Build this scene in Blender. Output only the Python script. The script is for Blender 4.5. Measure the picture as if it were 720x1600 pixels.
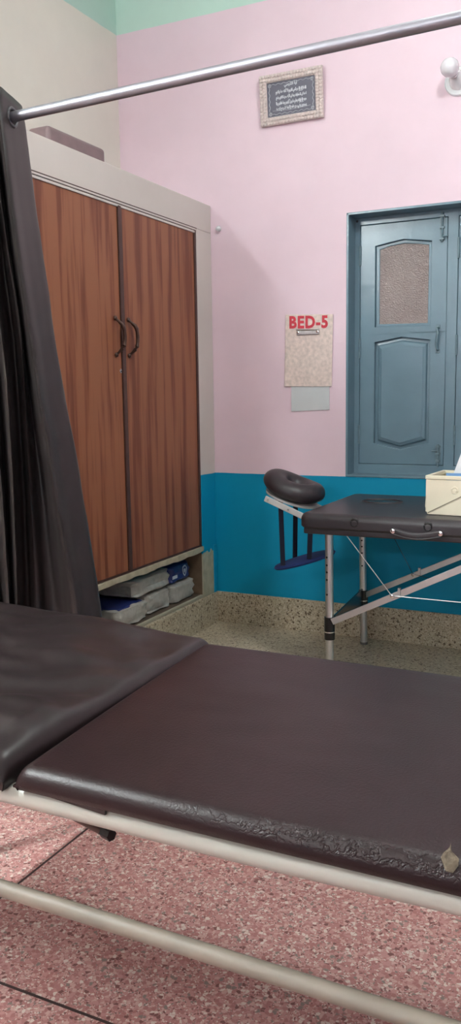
import bpy, bmesh, math, random
from mathutils import Vector, Matrix, noise
random.seed(7)
S = bpy.context.scene
COL = S.collection
for o in list(bpy.data.objects): bpy.data.objects.remove(o)

# ---------------- camera, world, exposure ----------------
YAW, PITCH, ROLL, FPX, CAMZ = -.4535, .1411, -.0149, 1315.0, 1.2
cd = bpy.data.cameras.new('camera'); cam = bpy.data.objects.new('camera', cd); COL.objects.link(cam)
fw = Vector((math.sin(YAW)*math.cos(PITCH), math.cos(YAW)*math.cos(PITCH), -math.sin(PITCH)))
r0 = Vector((math.cos(YAW), -math.sin(YAW), 0)); u0 = r0.cross(fw)
rt = math.cos(ROLL)*r0 + math.sin(ROLL)*u0; up = -math.sin(ROLL)*r0 + math.cos(ROLL)*u0
m = Matrix((rt, up, -fw)).transposed().to_4x4(); m.translation = (0, 0, CAMZ); cam.matrix_world = m
cd.sensor_fit = 'VERTICAL'; cd.sensor_height = 36; cd.lens = 36*FPX/1600
cd.clip_start = .02; S.camera = cam
w = bpy.data.worlds.new('world'); S.world = w; w.use_nodes = True
w.node_tree.nodes['Background'].inputs[0].default_value = (.6, .68, .75, 1)
w.node_tree.nodes['Background'].inputs[1].default_value = .03
S.view_settings.view_transform = 'Standard'; S.view_settings.look = 'None'
S.view_settings.gamma = 1; S.view_settings.use_curve_mapping = False
S.view_settings.exposure = 2.07
TUBE1, TUBE2 = 90, 162           # emission of the two fluorescent tubes
CEIL = 34                      # round ceiling fitting, watts

# ---------------- helpers ----------------
def principled(name):
    mt = bpy.data.materials.new(name); mt.use_nodes = True
    return mt, mt.node_tree.nodes, mt.node_tree.links, mt.node_tree.nodes['Principled BSDF']
def coords(N, L, scale=(1, 1, 1), obj=False):
    g = N.new('ShaderNodeNewGeometry') if not obj else N.new('ShaderNodeTexCoord')
    mp = N.new('ShaderNodeMapping'); mp.inputs['Scale'].default_value = scale
    L.new(g.outputs['Position' if not obj else 'Object'], mp.inputs[0]); return mp.outputs[0]
def ntex(N, L, vec, scale, detail=3, rough=.5):
    n = N.new('ShaderNodeTexNoise'); n.inputs['Scale'].default_value = scale
    n.inputs['Detail'].default_value = detail; n.inputs['Roughness'].default_value = rough
    L.new(vec, n.inputs['Vector']); return n
def ramp(N, L, src, stops, const=False):
    r = N.new('ShaderNodeValToRGB'); e = r.color_ramp.elements
    if const: r.color_ramp.interpolation = 'CONSTANT'
    while len(e) < len(stops): e.new(.5)
    for i, (p, c) in enumerate(stops): e[i].position = p; e[i].color = (*c, 1)
    L.new(src, r.inputs[0]); return r.outputs[0]
def bump(N, L, src, P, strength=.2, dist=.002):
    b = N.new('ShaderNodeBump'); b.inputs['Strength'].default_value = strength; b.inputs['Distance'].default_value = dist
    L.new(src, b.inputs['Height']); L.new(b.outputs[0], P.inputs['Normal']); return b
def simple(name, col, rough=.5, metal=0, var=.12, nscale=14, bstr=.12, bscale=60, bdist=.001, spec=.5, coat=0):
    mt, N, L, P = principled(name)
    v = coords(N, L); n = ntex(N, L, v, nscale, 4)
    c0 = tuple(c*(1-var) for c in col); c1 = tuple(min(1, c*(1+var)) for c in col)
    L.new(ramp(N, L, n.outputs[0], [(.3, c0), (.7, c1)]), P.inputs['Base Color'])
    P.inputs['Roughness'].default_value = rough; P.inputs['Metallic'].default_value = metal
    P.inputs['Specular IOR Level'].default_value = spec; P.inputs['Coat Weight'].default_value = coat
    if bstr: bump(N, L, ntex(N, L, v, bscale, 3).outputs[0], P, bstr, bdist)
    return mt
def lin(r, g, b):
    f = lambda c: (c/255/12.92) if c/255 <= .04045 else ((c/255+.055)/1.055)**2.4
    return (f(r), f(g), f(b))

def paint_wall(name, bands, rough=.55):
    """painted plaster: bands = [(zmin, colour), ...] from the bottom, with a hand-painted wavering edge"""
    mt, N, L, P = principled(name)
    v = coords(N, L); g = N.new('ShaderNodeNewGeometry'); sp = N.new('ShaderNodeSeparateXYZ'); L.new(g.outputs['Position'], sp.inputs[0])
    wv = ntex(N, L, v, 9, 2); ma = N.new('ShaderNodeMath'); ma.operation = 'MULTIPLY_ADD'
    L.new(wv.outputs[0], ma.inputs[0]); ma.inputs[1].default_value = .006; L.new(sp.outputs[2], ma.inputs[2])
    cur = None
    bl = ntex(N, L, v, 2.2, 5, .6)
    for z, c in bands:
        a = ramp(N, L, bl.outputs[0], [(.3, tuple(x*.95 for x in c)), (.7, tuple(min(1, x*1.04) for x in c))])
        if cur is None: cur = a; continue
        gt = N.new('ShaderNodeMath'); gt.operation = 'GREATER_THAN'; L.new(ma.outputs[0], gt.inputs[0]); gt.inputs[1].default_value = z+.003
        mx = N.new('ShaderNodeMix'); mx.data_type = 'RGBA'; L.new(gt.outputs[0], mx.inputs[0]); L.new(cur, mx.inputs[6]); L.new(a, mx.inputs[7]); cur = mx.outputs[2]
    L.new(cur, P.inputs['Base Color']); P.inputs['Roughness'].default_value = rough
    P.inputs['Specular IOR Level'].default_value = .3
    n1 = ntex(N, L, v, 5, 6, .6); bump(N, L, n1.outputs[0], P, .22, .006)
    return mt

def terrazzo(name, stops, scale, bg, chipw=.06, rough=.35, blotch=.12):
    mt, N, L, P = principled(name); v = coords(N, L)
    dn = ntex(N, L, v, scale*.8, 2); vm = N.new('ShaderNodeVectorMath'); vm.operation = 'MULTIPLY_ADD'
    L.new(dn.outputs['Color'], vm.inputs[0]); vm.inputs[1].default_value = (.006,)*3; L.new(v, vm.inputs[2])
    def layer(sc):
        vo = N.new('ShaderNodeTexVoronoi'); vo.inputs['Scale'].default_value = sc; L.new(vm.outputs[0], vo.inputs['Vector'])
        ve = N.new('ShaderNodeTexVoronoi'); ve.feature = 'DISTANCE_TO_EDGE'; ve.inputs['Scale'].default_value = sc; L.new(vm.outputs[0], ve.inputs['Vector'])
        gt = N.new('ShaderNodeMath'); gt.operation = 'GREATER_THAN'; gt.inputs[1].default_value = chipw; L.new(ve.outputs[0], gt.inputs[0])
        sx = N.new('ShaderNodeSeparateColor'); L.new(vo.outputs['Color'], sx.inputs[0])
        return sx, gt
    sx, gt = layer(scale); col = ramp(N, L, sx.outputs[0], stops, True)
    m1 = N.new('ShaderNodeMix'); m1.data_type = 'RGBA'; L.new(gt.outputs[0], m1.inputs[0]); m1.inputs[6].default_value = (*bg, 1); L.new(col, m1.inputs[7])
    sx2, gt2 = layer(scale*2.3); col2 = ramp(N, L, sx2.outputs[1], stops, True)
    sel = N.new('ShaderNodeMath'); sel.operation = 'GREATER_THAN'; sel.inputs[1].default_value = .5; L.new(sx.outputs[2], sel.inputs[0])
    m2 = N.new('ShaderNodeMix'); m2.data_type = 'RGBA'; L.new(sel.outputs[0], m2.inputs[0]); L.new(m1.outputs[2], m2.inputs[6]); L.new(col2, m2.inputs[7])
    b = ntex(N, L, v, 3.0, 4, .6); m3 = N.new('ShaderNodeMix'); m3.data_type = 'RGBA'; m3.blend_type = 'MULTIPLY'; m3.inputs[0].default_value = 1
    L.new(m2.outputs[2], m3.inputs[6]); L.new(ramp(N, L, b.outputs[0], [(.3, (1-blotch,)*3), (.7, (1, 1, 1))]), m3.inputs[7])
    L.new(m3.outputs[2], P.inputs['Base Color']); P.inputs['Roughness'].default_value = rough
    P.inputs['Specular IOR Level'].default_value = .35
    return mt

def obj(name, bm, mat, parent=None, smooth=True, bevel=0, seg=3, sub=0, ang=40):
    """link a bmesh (world coordinates) as one mesh object, its coordinates taken relative to the root's place"""
    rootloc = Vector((0, 0, 0)); q = parent
    while q is not None: rootloc += q.location; q = q.parent
    bmesh.ops.recalc_face_normals(bm, faces=bm.faces)
    bmesh.ops.translate(bm, verts=bm.verts, vec=-rootloc)
    me = bpy.data.meshes.new(name); bm.to_mesh(me); bm.free()
    o = bpy.data.objects.new(name, me); COL.objects.link(o)
    for mm in (mat if isinstance(mat, (list, tuple)) else [mat]): me.materials.append(mm)
    o.parent = parent
    if bevel:
        b = o.modifiers.new('bevel', 'BEVEL'); b.width = bevel; b.segments = seg; b.limit_method = 'ANGLE'; b.angle_limit = math.radians(35)
    if sub:
        b = o.modifiers.new('sub', 'SUBSURF'); b.levels = sub; b.render_levels = sub
    if smooth:
        for p in me.polygons: p.use_smooth = True
        try: me.set_sharp_from_angle(angle=math.radians(ang)) if not (bevel or sub) else None
        except Exception: pass
        if bevel:
            wn = o.modifiers.new('wn', 'WEIGHTED_NORMAL'); wn.keep_sharp = False
    return o
def thing(name, loc, label, cat, group=None):
    o = bpy.data.objects.new(name, None); o.empty_display_size = .05; COL.objects.link(o); o.location = loc
    return tag(o, label, cat, group)
def tag(o, label, cat, group=None):
    o['label'] = label; o['category'] = cat
    if group: o['group'] = group
    return o
def struct(name, bm, mat, **k):
    o = obj(name, bm, mat, **k); o['kind'] = 'structure'; return o

def box(bm, x0, x1, y0, y1, z0, z1, mi=0):
    vs = [bm.verts.new((x, y, z)) for x in (x0, x1) for y in (y0, y1) for z in (z0, z1)]
    fs = [(0, 1, 3, 2), (4, 6, 7, 5), (0, 4, 5, 1), (2, 3, 7, 6), (0, 2, 6, 4), (1, 5, 7, 3)]
    out = []
    for f in fs:
        fc = bm.faces.new([vs[i] for i in f]); fc.material_index = mi; out.append(fc)
    return vs
def B(*a):
    bm = bmesh.new(); box(bm, *a); return bm
def frame_of(d):
    d = d.normalized(); a = Vector((0, 0, 1)) if abs(d.z) < .9 else Vector((1, 0, 0))
    u = d.cross(a).normalized(); return u, d.cross(u).normalized()
def tube(bm, pts, r, n=16, caps=True, flat=None):
    """swept tube; r number or list; flat=(a,b) elliptical radii with b along world-up-ish"""
    pts = [Vector(p) for p in pts]; rs = r if isinstance(r, (list, tuple)) else [r]*len(pts); rings = []
    for i, p in enumerate(pts):
        d = (pts[min(i+1, len(pts)-1)]-pts[max(i-1, 0)])
        u, v = frame_of(d)
        ra, rb = (rs[i], rs[i]) if not flat else (flat[0], flat[1])
        rings.append([bm.verts.new(p + u*math.cos(t)*ra + v*math.sin(t)*rb) for t in [2*math.pi*k/n for k in range(n)]])
    for a, b in zip(rings, rings[1:]):
        for k in range(n): bm.faces.new((a[k], a[(k+1) % n], b[(k+1) % n], b[k]))
    if caps: bm.faces.new(rings[0]); bm.faces.new(rings[-1])
    return rings
def T(pts, r, **k):
    bm = bmesh.new(); tube(bm, pts, r, **k); return bm
def lathe(bm, base, axis, prof, n=32):
    """prof = [(distance along the axis, radius), ...]"""
    base = Vector(base); axis = Vector(axis).normalized(); u, v = frame_of(axis); rings = []
    for h, r in prof:
        rings.append([bm.verts.new(base+axis*h+(u*math.cos(t)+v*math.sin(t))*max(r, 1e-5)) for t in [2*math.pi*k/n for k in range(n)]])
    for a, b in zip(rings, rings[1:]):
        for k in range(n): bm.faces.new((a[k], a[(k+1) % n], b[(k+1) % n], b[k]))
    bm.faces.new(rings[0]); bm.faces.new(rings[-1])
def LA(*a, **k):
    bm = bmesh.new(); lathe(bm, *a, **k); return bm
def prism(bm, poly, axis, a0, a1):
    """polygon extruded along an axis: poly gives the other two coordinates in x,y,z order"""
    def P3(p, a):
        q = list(p); q.insert(axis, a); return q
    A = [bm.verts.new(P3(p, a0)) for p in poly]; Bv = [bm.verts.new(P3(p, a1)) for p in poly]
    bm.faces.new(A); bm.faces.new(Bv)
    n = len(poly)
    for i in range(n): bm.faces.new((A[i], A[(i+1) % n], Bv[(i+1) % n], Bv[i]))
def PR(*a):
    bm = bmesh.new(); prism(bm, *a); return bm
def flatbar(bm, a, b, wdt, th, up=Vector((0, 0, 1))):
    """flat strip from a to b: width along 'up', thickness sideways"""
    a, b, up = Vector(a), Vector(b), Vector(up); d = (b-a).normalized(); s = d.cross(up).normalized(); u = s.cross(d).normalized()
    vs = [bm.verts.new(p + s*i*th/2 + u*j*wdt/2) for p in (a, b) for (i, j) in ((-1, -1), (1, -1), (1, 1), (-1, 1))]
    for f in ((0, 1, 2, 3), (7, 6, 5, 4), (0, 4, 5, 1), (1, 5, 6, 2), (2, 6, 7, 3), (3, 7, 4, 0)): bm.faces.new([vs[i] for i in f])
def FB(*a, **k):
    bm = bmesh.new(); flatbar(bm, *a, **k); return bm
def join(dst, src):
    me = bpy.data.meshes.new('tmp'); src.to_mesh(me); src.free(); dst.from_mesh(me); bpy.data.meshes.remove(me)

_fonts = {}
def text_bm(s, size, extrude=.0005, bold=0, align='CENTER', space=1):
    """letters as mesh in the xz plane, centred on the origin, facing -y"""
    cu = bpy.data.curves.new('t', 'FONT'); cu.body = s; cu.size = size; cu.extrude = extrude; cu.offset = bold
    cu.align_x = align; cu.align_y = 'CENTER'; cu.space_character = space; cu.resolution_u = 3
    o = bpy.data.objects.new('t', cu); COL.objects.link(o)
    dg = bpy.context.evaluated_depsgraph_get(); dg.update()
    me = bpy.data.meshes.new_from_object(o.evaluated_get(dg))
    bm = bmesh.new(); bm.from_mesh(me); bpy.data.meshes.remove(me); bpy.data.objects.remove(o); bpy.data.curves.remove(cu)
    bmesh.ops.rotate(bm, verts=bm.verts, cent=(0, 0, 0), matrix=Matrix.Rotation(math.pi/2, 3, 'X'))
    return bm

# ---------------- materials ----------------
PINK, BLUE, GREEN, CREAM = lin(232, 207, 218), lin(0, 150, 188), lin(196, 224, 212), lin(226, 220, 210)
M = {}
M['wall_back'] = paint_wall('painted plaster pink over blue', [(0, BLUE), (.79, PINK), (3.005, GREEN)])
M['wall_left'] = paint_wall('painted plaster cream', [(0, CREAM), (3.005, lin(186, 216, 204))])
M['wall_other'] = paint_wall('painted plaster other walls', [(0, BLUE), (.79, lin(222, 200, 205)), (3.005, GREEN)])
M['ceiling'] = simple('ceiling distemper', (.75, .75, .72), .8, var=.03)
M['cup_body'] = paint_wall('cupboard surround paint', [(0, lin(176, 170, 150)), (.385, BLUE), (.79, lin(206, 198, 192))], .6)
M['terr_pink'] = terrazzo('pink terrazzo', [(0, lin(214, 160, 154)), (.22, lin(192, 132, 126)), (.44, lin(226, 186, 178)), (.62, lin(240, 224, 214)), (.74, lin(200, 142, 136)), (.86, lin(140, 92, 88)), (.94, lin(156, 140, 130))], 125, lin(206, 152, 146), .05, .45)
M['terr_beige'] = terrazzo('beige terrazzo', [(0, lin(206, 192, 166)), (.35, lin(192, 176, 150)), (.62, lin(220, 208, 186)), (.76, lin(112, 94, 74)), (.88, lin(168, 152, 128))], 120, lin(196, 182, 156), .04, .38)
M['joint'] = simple('dark joint strip', lin(70, 52, 50), .6)
M['leather'] = simple('dark brown rexine', lin(36, 28, 29), .36, var=.12, nscale=5, bstr=.16, bscale=260, bdist=.001, spec=.4)
M['leather_black'] = simple('black vinyl', lin(50, 44, 48), .4, var=.1, bstr=.14, bscale=300, bdist=.0008)
M['tube_white'] = simple('cream painted steel tube', lin(182, 180, 170), .35, var=.05, nscale=8, bstr=.05)
M['tube_beige'] = simple('shade darkened beige painted steel tube', lin(138, 127, 115), .5, var=.13, nscale=11, bstr=.1)  # beige lowered so the colour carries the shadow on the bed's lower rails
M['alu'] = simple('brushed aluminium', (.62, .62, .62), .38, 1, var=.05)
M['chrome'] = simple('chrome', (.8, .8, .8), .15, 1, var=.02, bstr=0)
M['rod'] = simple('grey steel rod', (.34, .33, .37), .4, .8, var=.06)
M['blackplastic'] = simple('black plastic', lin(16, 16, 18), .28)
M['foot'] = simple('grey rubber', lin(110, 108, 104), .7)
M['navy'] = simple('navy blue cloth', lin(34, 54, 112), .8, bscale=400, bstr=.3)
M['navy_strap'] = simple('dark strap webbing', lin(20, 24, 48), .8)
M['whitebar'] = simple('white painted bar', lin(205, 205, 205), .4, var=.04)
M['shutter'] = simple('blue grey gloss paint', lin(108, 134, 148), .26, var=.06, nscale=7, bstr=.3, bscale=24, bdist=.003)
M['hardware'] = simple('painted iron hardware', lin(104, 128, 138), .35, var=.15, nscale=60)
M['crease'] = simple('dark edge line', lin(60, 44, 40), .6)
M['cream_plastic'] = simple('cream plastic', lin(236, 228, 204), .4, var=.02, bstr=.04)
M['paper'] = simple('white paper', lin(238, 240, 242), .7, var=.02)
M['paper_blue'] = simple('blue paper edge', lin(120, 165, 215), .7, var=.03)
M['card'] = simple('white card', lin(202, 206, 208), .6, var=.02)
M['board'] = simple('pale marbled hardboard', lin(220, 202, 194), .55, var=.16, nscale=55)
M['red'] = simple('red vinyl letters', lin(200, 40, 60), .5, var=.08, nscale=80)
M['clip'] = simple('steel clip', (.42, .38, .38), .35, .9, var=.15, nscale=80)
M['darkbrown'] = simple('dark brown wood moulding', lin(72, 46, 40), .45, var=.2, nscale=30)
M['bronze'] = simple('aged bronze handle', lin(78, 56, 48), .4, .5, var=.2, nscale=60)
M['film'] = simple('plastic wrapped white pad', lin(176, 172, 164), .4, var=.12, nscale=40, bstr=.6, bscale=50, bdist=.004)
M['printblue'] = simple('dark blue printed wrap', lin(36, 50, 112), .38, var=.1, bstr=.4, bscale=40, bdist=.003)
M['printwhite'] = simple('white print', lin(190, 200, 215), .5)
M['straw'] = simple('beige shell beads', lin(212, 196, 192), .55, var=.16, nscale=90)
M['plate'] = simple('dark slate plate', lin(96, 94, 108), .45, var=.08)
M['silver'] = simple('silver lettering', lin(205, 205, 212), .4, .2, var=.1, nscale=200)
M['porcelain'] = simple('white porcelain', lin(225, 225, 228), .2, var=.02, bstr=0, coat=.3)
M['niche'] = simple('bare brown niche plaster', lin(120, 98, 78), .8, var=.2)
M['niche_dark'] = simple('dark brown niche floor', lin(92, 78, 66), .85, var=.2)
M['plaster_edge'] = simple('broken cream plaster', lin(176, 168, 144), .8, var=.15, nscale=25, bstr=.6, bscale=35, bdist=.006)
M['foam'] = simple('torn foam and backing', lin(92, 80, 66), .9, var=.35, nscale=120, bstr=.8, bscale=120, bdist=.003)

def wood_mat():
    mt, N, L, P = principled('reddish laminate wood')
    v = coords(N, L, (1, 9, .45)); v2 = coords(N, L, (1, 45, 1.0)); v3 = coords(N, L, (1, 2.0, .12))
    a = ntex(N, L, v, 3.2, 5, .6); b = ntex(N, L, v2, 3, 3, .6); c = ntex(N, L, v3, 9, 2)
    ad = N.new('ShaderNodeMath'); ad.operation = 'MULTIPLY_ADD'; L.new(b.outputs[0], ad.inputs[0]); ad.inputs[1].default_value = .18; L.new(a.outputs[0], ad.inputs[2])
    ad2 = N.new('ShaderNodeMath'); ad2.operation = 'MULTIPLY_ADD'; L.new(c.outputs[0], ad2.inputs[0]); ad2.inputs[1].default_value = .75; L.new(ad.outputs[0], ad2.inputs[2])
    L.new(ramp(N, L, ad2.outputs[0], [(.58, lin(100, 52, 34)), (.84, lin(118, 65, 43)), (1.0, lin(148, 93, 64))]), P.inputs['Base Color'])
    P.inputs['Roughness'].default_value = .42; P.inputs['Specular IOR Level'].default_value = .4
    return mt
M['wood'] = wood_mat()
def curtain_mat():
    mt, N, L, P = principled('charcoal satin curtain')
    v = coords(N, L); n = ntex(N, L, v, 8, 5, .65)
    L.new(ramp(N, L, n.outputs[0], [(.3, lin(26, 20, 20)), (.7, lin(36, 28, 28))]), P.inputs['Base Color'])
    P.inputs['Roughness'].default_value = .42; P.inputs['Specular IOR Level'].default_value = .5; P.inputs['Sheen Weight'].default_value = .03; P.inputs['Sheen Roughness'].default_value = .4
    nf = ntex(N, L, v, 500, 2); bump(N, L, nf.outputs[0], P, .25, .0008); return mt
M['curtain'] = curtain_mat()
M['curtain_ring'] = simple('grey plastic eyelet', lin(84, 82, 86), .4)
def glass_mat():
    mt, N, L, P = principled('pebbled obscured glass')
    v = coords(N, L); vo = N.new('ShaderNodeTexVoronoi'); vo.inputs['Scale'].default_value = 170; vo.feature = 'SMOOTH_F1'; L.new(v, vo.inputs['Vector'])
    n = ntex(N, L, v, 6, 3)
    L.new(ramp(N, L, n.outputs[0], [(.3, lin(158, 142, 138)), (.7, lin(176, 160, 156))]), P.inputs['Base Color'])
    P.inputs['Roughness'].default_value = .22; P.inputs['Transmission Weight'].default_value = .25
    bump(N, L, vo.outputs[0], P, .9, .004); return mt
M['glass'] = glass_mat()
def crack_leather():
    mt, N, L, P = principled('cracked brown rexine'); v = coords(N, L)
    n = ntex(N, L, v, 4, 5, .6)
    L.new(ramp(N, L, n.outputs[0], [(.3, lin(30, 16, 18)), (.7, lin(36, 20, 22))]), P.inputs['Base Color'])
    P.inputs['Roughness'].default_value = .36; P.inputs['Specular IOR Level'].default_value = .3
    g = N.new('ShaderNodeSeparateXYZ'); L.new(v, g.inputs[0])
    # a worn band of cracks along the front edge
    vm = coords(N, L, (.28, 1, 1)); vo = N.new('ShaderNodeTexVoronoi'); vo.feature = 'DISTANCE_TO_EDGE'; vo.inputs['Scale'].default_value = 75
    dn = ntex(N, L, v, 60, 3); va = N.new('ShaderNodeVectorMath'); va.operation = 'MULTIPLY_ADD'; L.new(dn.outputs['Color'], va.inputs[0]); va.inputs[1].default_value = (.03,)*3; L.new(vm, va.inputs[2])
    L.new(va.outputs[0], vo.inputs['Vector'])
    mr = N.new('ShaderNodeMapRange'); mr.inputs[1].default_value = 0; mr.inputs[2].default_value = .12; L.new(vo.outputs[0], mr.inputs[0])
    yb = N.new('ShaderNodeMapRange'); yb.inputs[1].default_value = .948; yb.inputs[2].default_value = .936; L.new(g.outputs[1], yb.inputs[0])
    zb = N.new('ShaderNodeMapRange'); zb.inputs[1].default_value = .630; zb.inputs[2].default_value = .638; L.new(g.outputs[2], zb.inputs[0])
    xb = N.new('ShaderNodeMapRange'); xb.inputs[1].default_value = -.56; xb.inputs[2].default_value = -.36; L.new(g.outputs[0], xb.inputs[0])
    m1 = N.new('ShaderNodeMath'); m1.operation = 'MULTIPLY'; L.new(yb.outputs[0], m1.inputs[0]); L.new(xb.outputs[0], m1.inputs[1])
    m1b = N.new('ShaderNodeMath'); m1b.operation = 'MULTIPLY'; L.new(m1.outputs[0], m1b.inputs[0]); L.new(zb.outputs[0], m1b.inputs[1])
    inv = N.new('ShaderNodeMath'); inv.operation = 'SUBTRACT'; inv.inputs[0].default_value = 1; L.new(mr.outputs[0], inv.inputs[1])
    m2 = N.new('ShaderNodeMath'); m2.operation = 'MULTIPLY'; L.new(inv.outputs[0], m2.inputs[0]); L.new(m1b.outputs[0], m2.inputs[1])
    fine = ntex(N, L, v, 260, 3); m3 = N.new('ShaderNodeMath'); m3.operation = 'MULTIPLY_ADD'; L.new(m2.outputs[0], m3.inputs[0]); m3.inputs[1].default_value = -3.0; L.new(fine.outputs[0], m3.inputs[2])
    bump(N, L, m3.outputs[0], P, .4, .0013); return mt
M['leather_worn'] = crack_leather()
def emit_mat(name, col, s):
    mt = bpy.data.materials.new(name); mt.use_nodes = True; N = mt.node_tree.nodes; L = mt.node_tree.links
    N.remove(N['Principled BSDF']); e = N.new('ShaderNodeEmission'); e.inputs[0].default_value = (*col, 1); e.inputs[1].default_value = s
    L.new(e.outputs[0], N['Material Output'].inputs[0]); return mt

# ---------------- room ----------------
XW, XC, YB, XR, YF, ZC = -2.495, -1.975, 3.878, 2.2, -2.4, 3.42
WX0, WX1, WZ0, WZ1 = -1.270, -.335, .792, 2.012      # window opening
bm = bmesh.new(); box(bm, XW-.1, XR+.1, YF-.1, 2.4, -.1, 0, 0); box(bm, XW-.1, XR+.1, 2.4, YB+.1, -.1, 0, 1)
struct('floor', bm, [M['terr_pink'], M['terr_beige']], smooth=False)
bm = bmesh.new()
for x in (-1.336, -.136, 1.064): box(bm, x-.003, x+.003, YF, 2.4, -.01, .0008)
for y in (1.21, .01, -1.19): box(bm, XW, XR, y-.003, y+.003, -.01, .0009)
struct('trim_1', bm, M['joint'], smooth=False)
struct('ceiling', B(XW-.1, XR+.1, YF-.1, YB+.1, ZC, ZC+.1), M['ceiling'], smooth=False)
bm = bmesh.new()
box(bm, XW-.1, WX0, YB, YB+.25, 0, ZC); box(bm, WX1, XR+.1, YB, YB+.25, 0, ZC)
box(bm, WX0, WX1, YB, YB+.25, 0, WZ0); box(bm, WX0, WX1, YB, YB+.25, WZ1, ZC)
struct('wall_back', bm, M['wall_back'], smooth=False)
struct('wall_left', B(XW-.1, XW, YF-.1, YB, 0, ZC), M['wall_left'], smooth=False)
struct('wall_right', B(XR, XR+.1, YF-.1, YB, 0, ZC), M['wall_other'], smooth=False)
struct('wall_front', B(XW, XR, YF-.1, YF, 0, ZC), M['wall_other'], smooth=False)
# terrazzo skirting
ZS = .163
struct('baseboard_back', B(XC, XR, YB-.012, YB, 0, ZS), M['terr_beige'], bevel=.003)
struct('baseboard_left', B(XC-.03, XC+.012, 2.0, YB-.012, 0, ZS-.002), M['terr_beige'], bevel=.003)

# ---------------- window with shutters ----------------
YW = YB+.10
win = thing('window_1', (WX0, YB, WZ0), 'blue grey painted wooden shutter window set into the pink wall', 'window')
win['kind'] = 'structure'
bm = bmesh.new()      # painted reveal lining, thin coat standing just proud of the plaster
box(bm, WX0-.001, WX0+.010, YB-.001, YW+.04, WZ0, WZ1+.001); box(bm, WX1-.010, WX1+.001, YB-.001, YW+.04, WZ0, WZ1+.001)
box(bm, WX0, WX1, YB-.001, YW+.04, WZ1-.010, WZ1+.001); box(bm, WX0, WX1, YB-.003, YW+.04, WZ0-.002, WZ0+.008)
obj('reveal_lining', bm, M['shutter'], win, bevel=.002)
LX0, LX1, LZ0, LZ1 = -1.234, -.828, .847, 1.968      # left leaf
RX0, RX1 = -.776, -.372
bm = bmesh.new()
box(bm, WX0+.008, LX0-.002, YW, YW+.06, WZ0, WZ1); box(bm, LX1+.002, RX0-.002, YW, YW+.06, WZ0, WZ1); box(bm, RX1+.002, WX1-.008, YW, YW+.06, WZ0, WZ1)
box(bm, WX0+.008, WX1-.008, YW+.0005, YW+.06, LZ1+.002, WZ1); box(bm, WX0+.008, WX1-.008, YW+.0005, YW+.06, WZ0, LZ0-.002)
box(bm, WX0, WX1, YW+.07, YW+.08, WZ0, WZ1)
obj('window_frame', bm, M['shutter'], win, bevel=.0025)
def polyring(bm, outer, inner, y0, y1):
    """a board with a hole, both outlines with the same number of points"""
    n = len(outer)
    V = [[bm.verts.new((p[0], y, p[1])) for p in ring] for y in (y0, y1) for ring in (outer, inner)]
    o0, i0, o1, i1 = V
    for k in range(n):
        j = (k+1) % n
        bm.faces.new((o0[k], o0[j], i0[j], i0[k])); bm.faces.new((o1[k], i1[k], i1[j], o1[j]))
        bm.faces.new((o0[k], o1[k], o1[j], o0[j])); bm.faces.new((i0[k], i0[j], i1[j], i1[k]))
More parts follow.
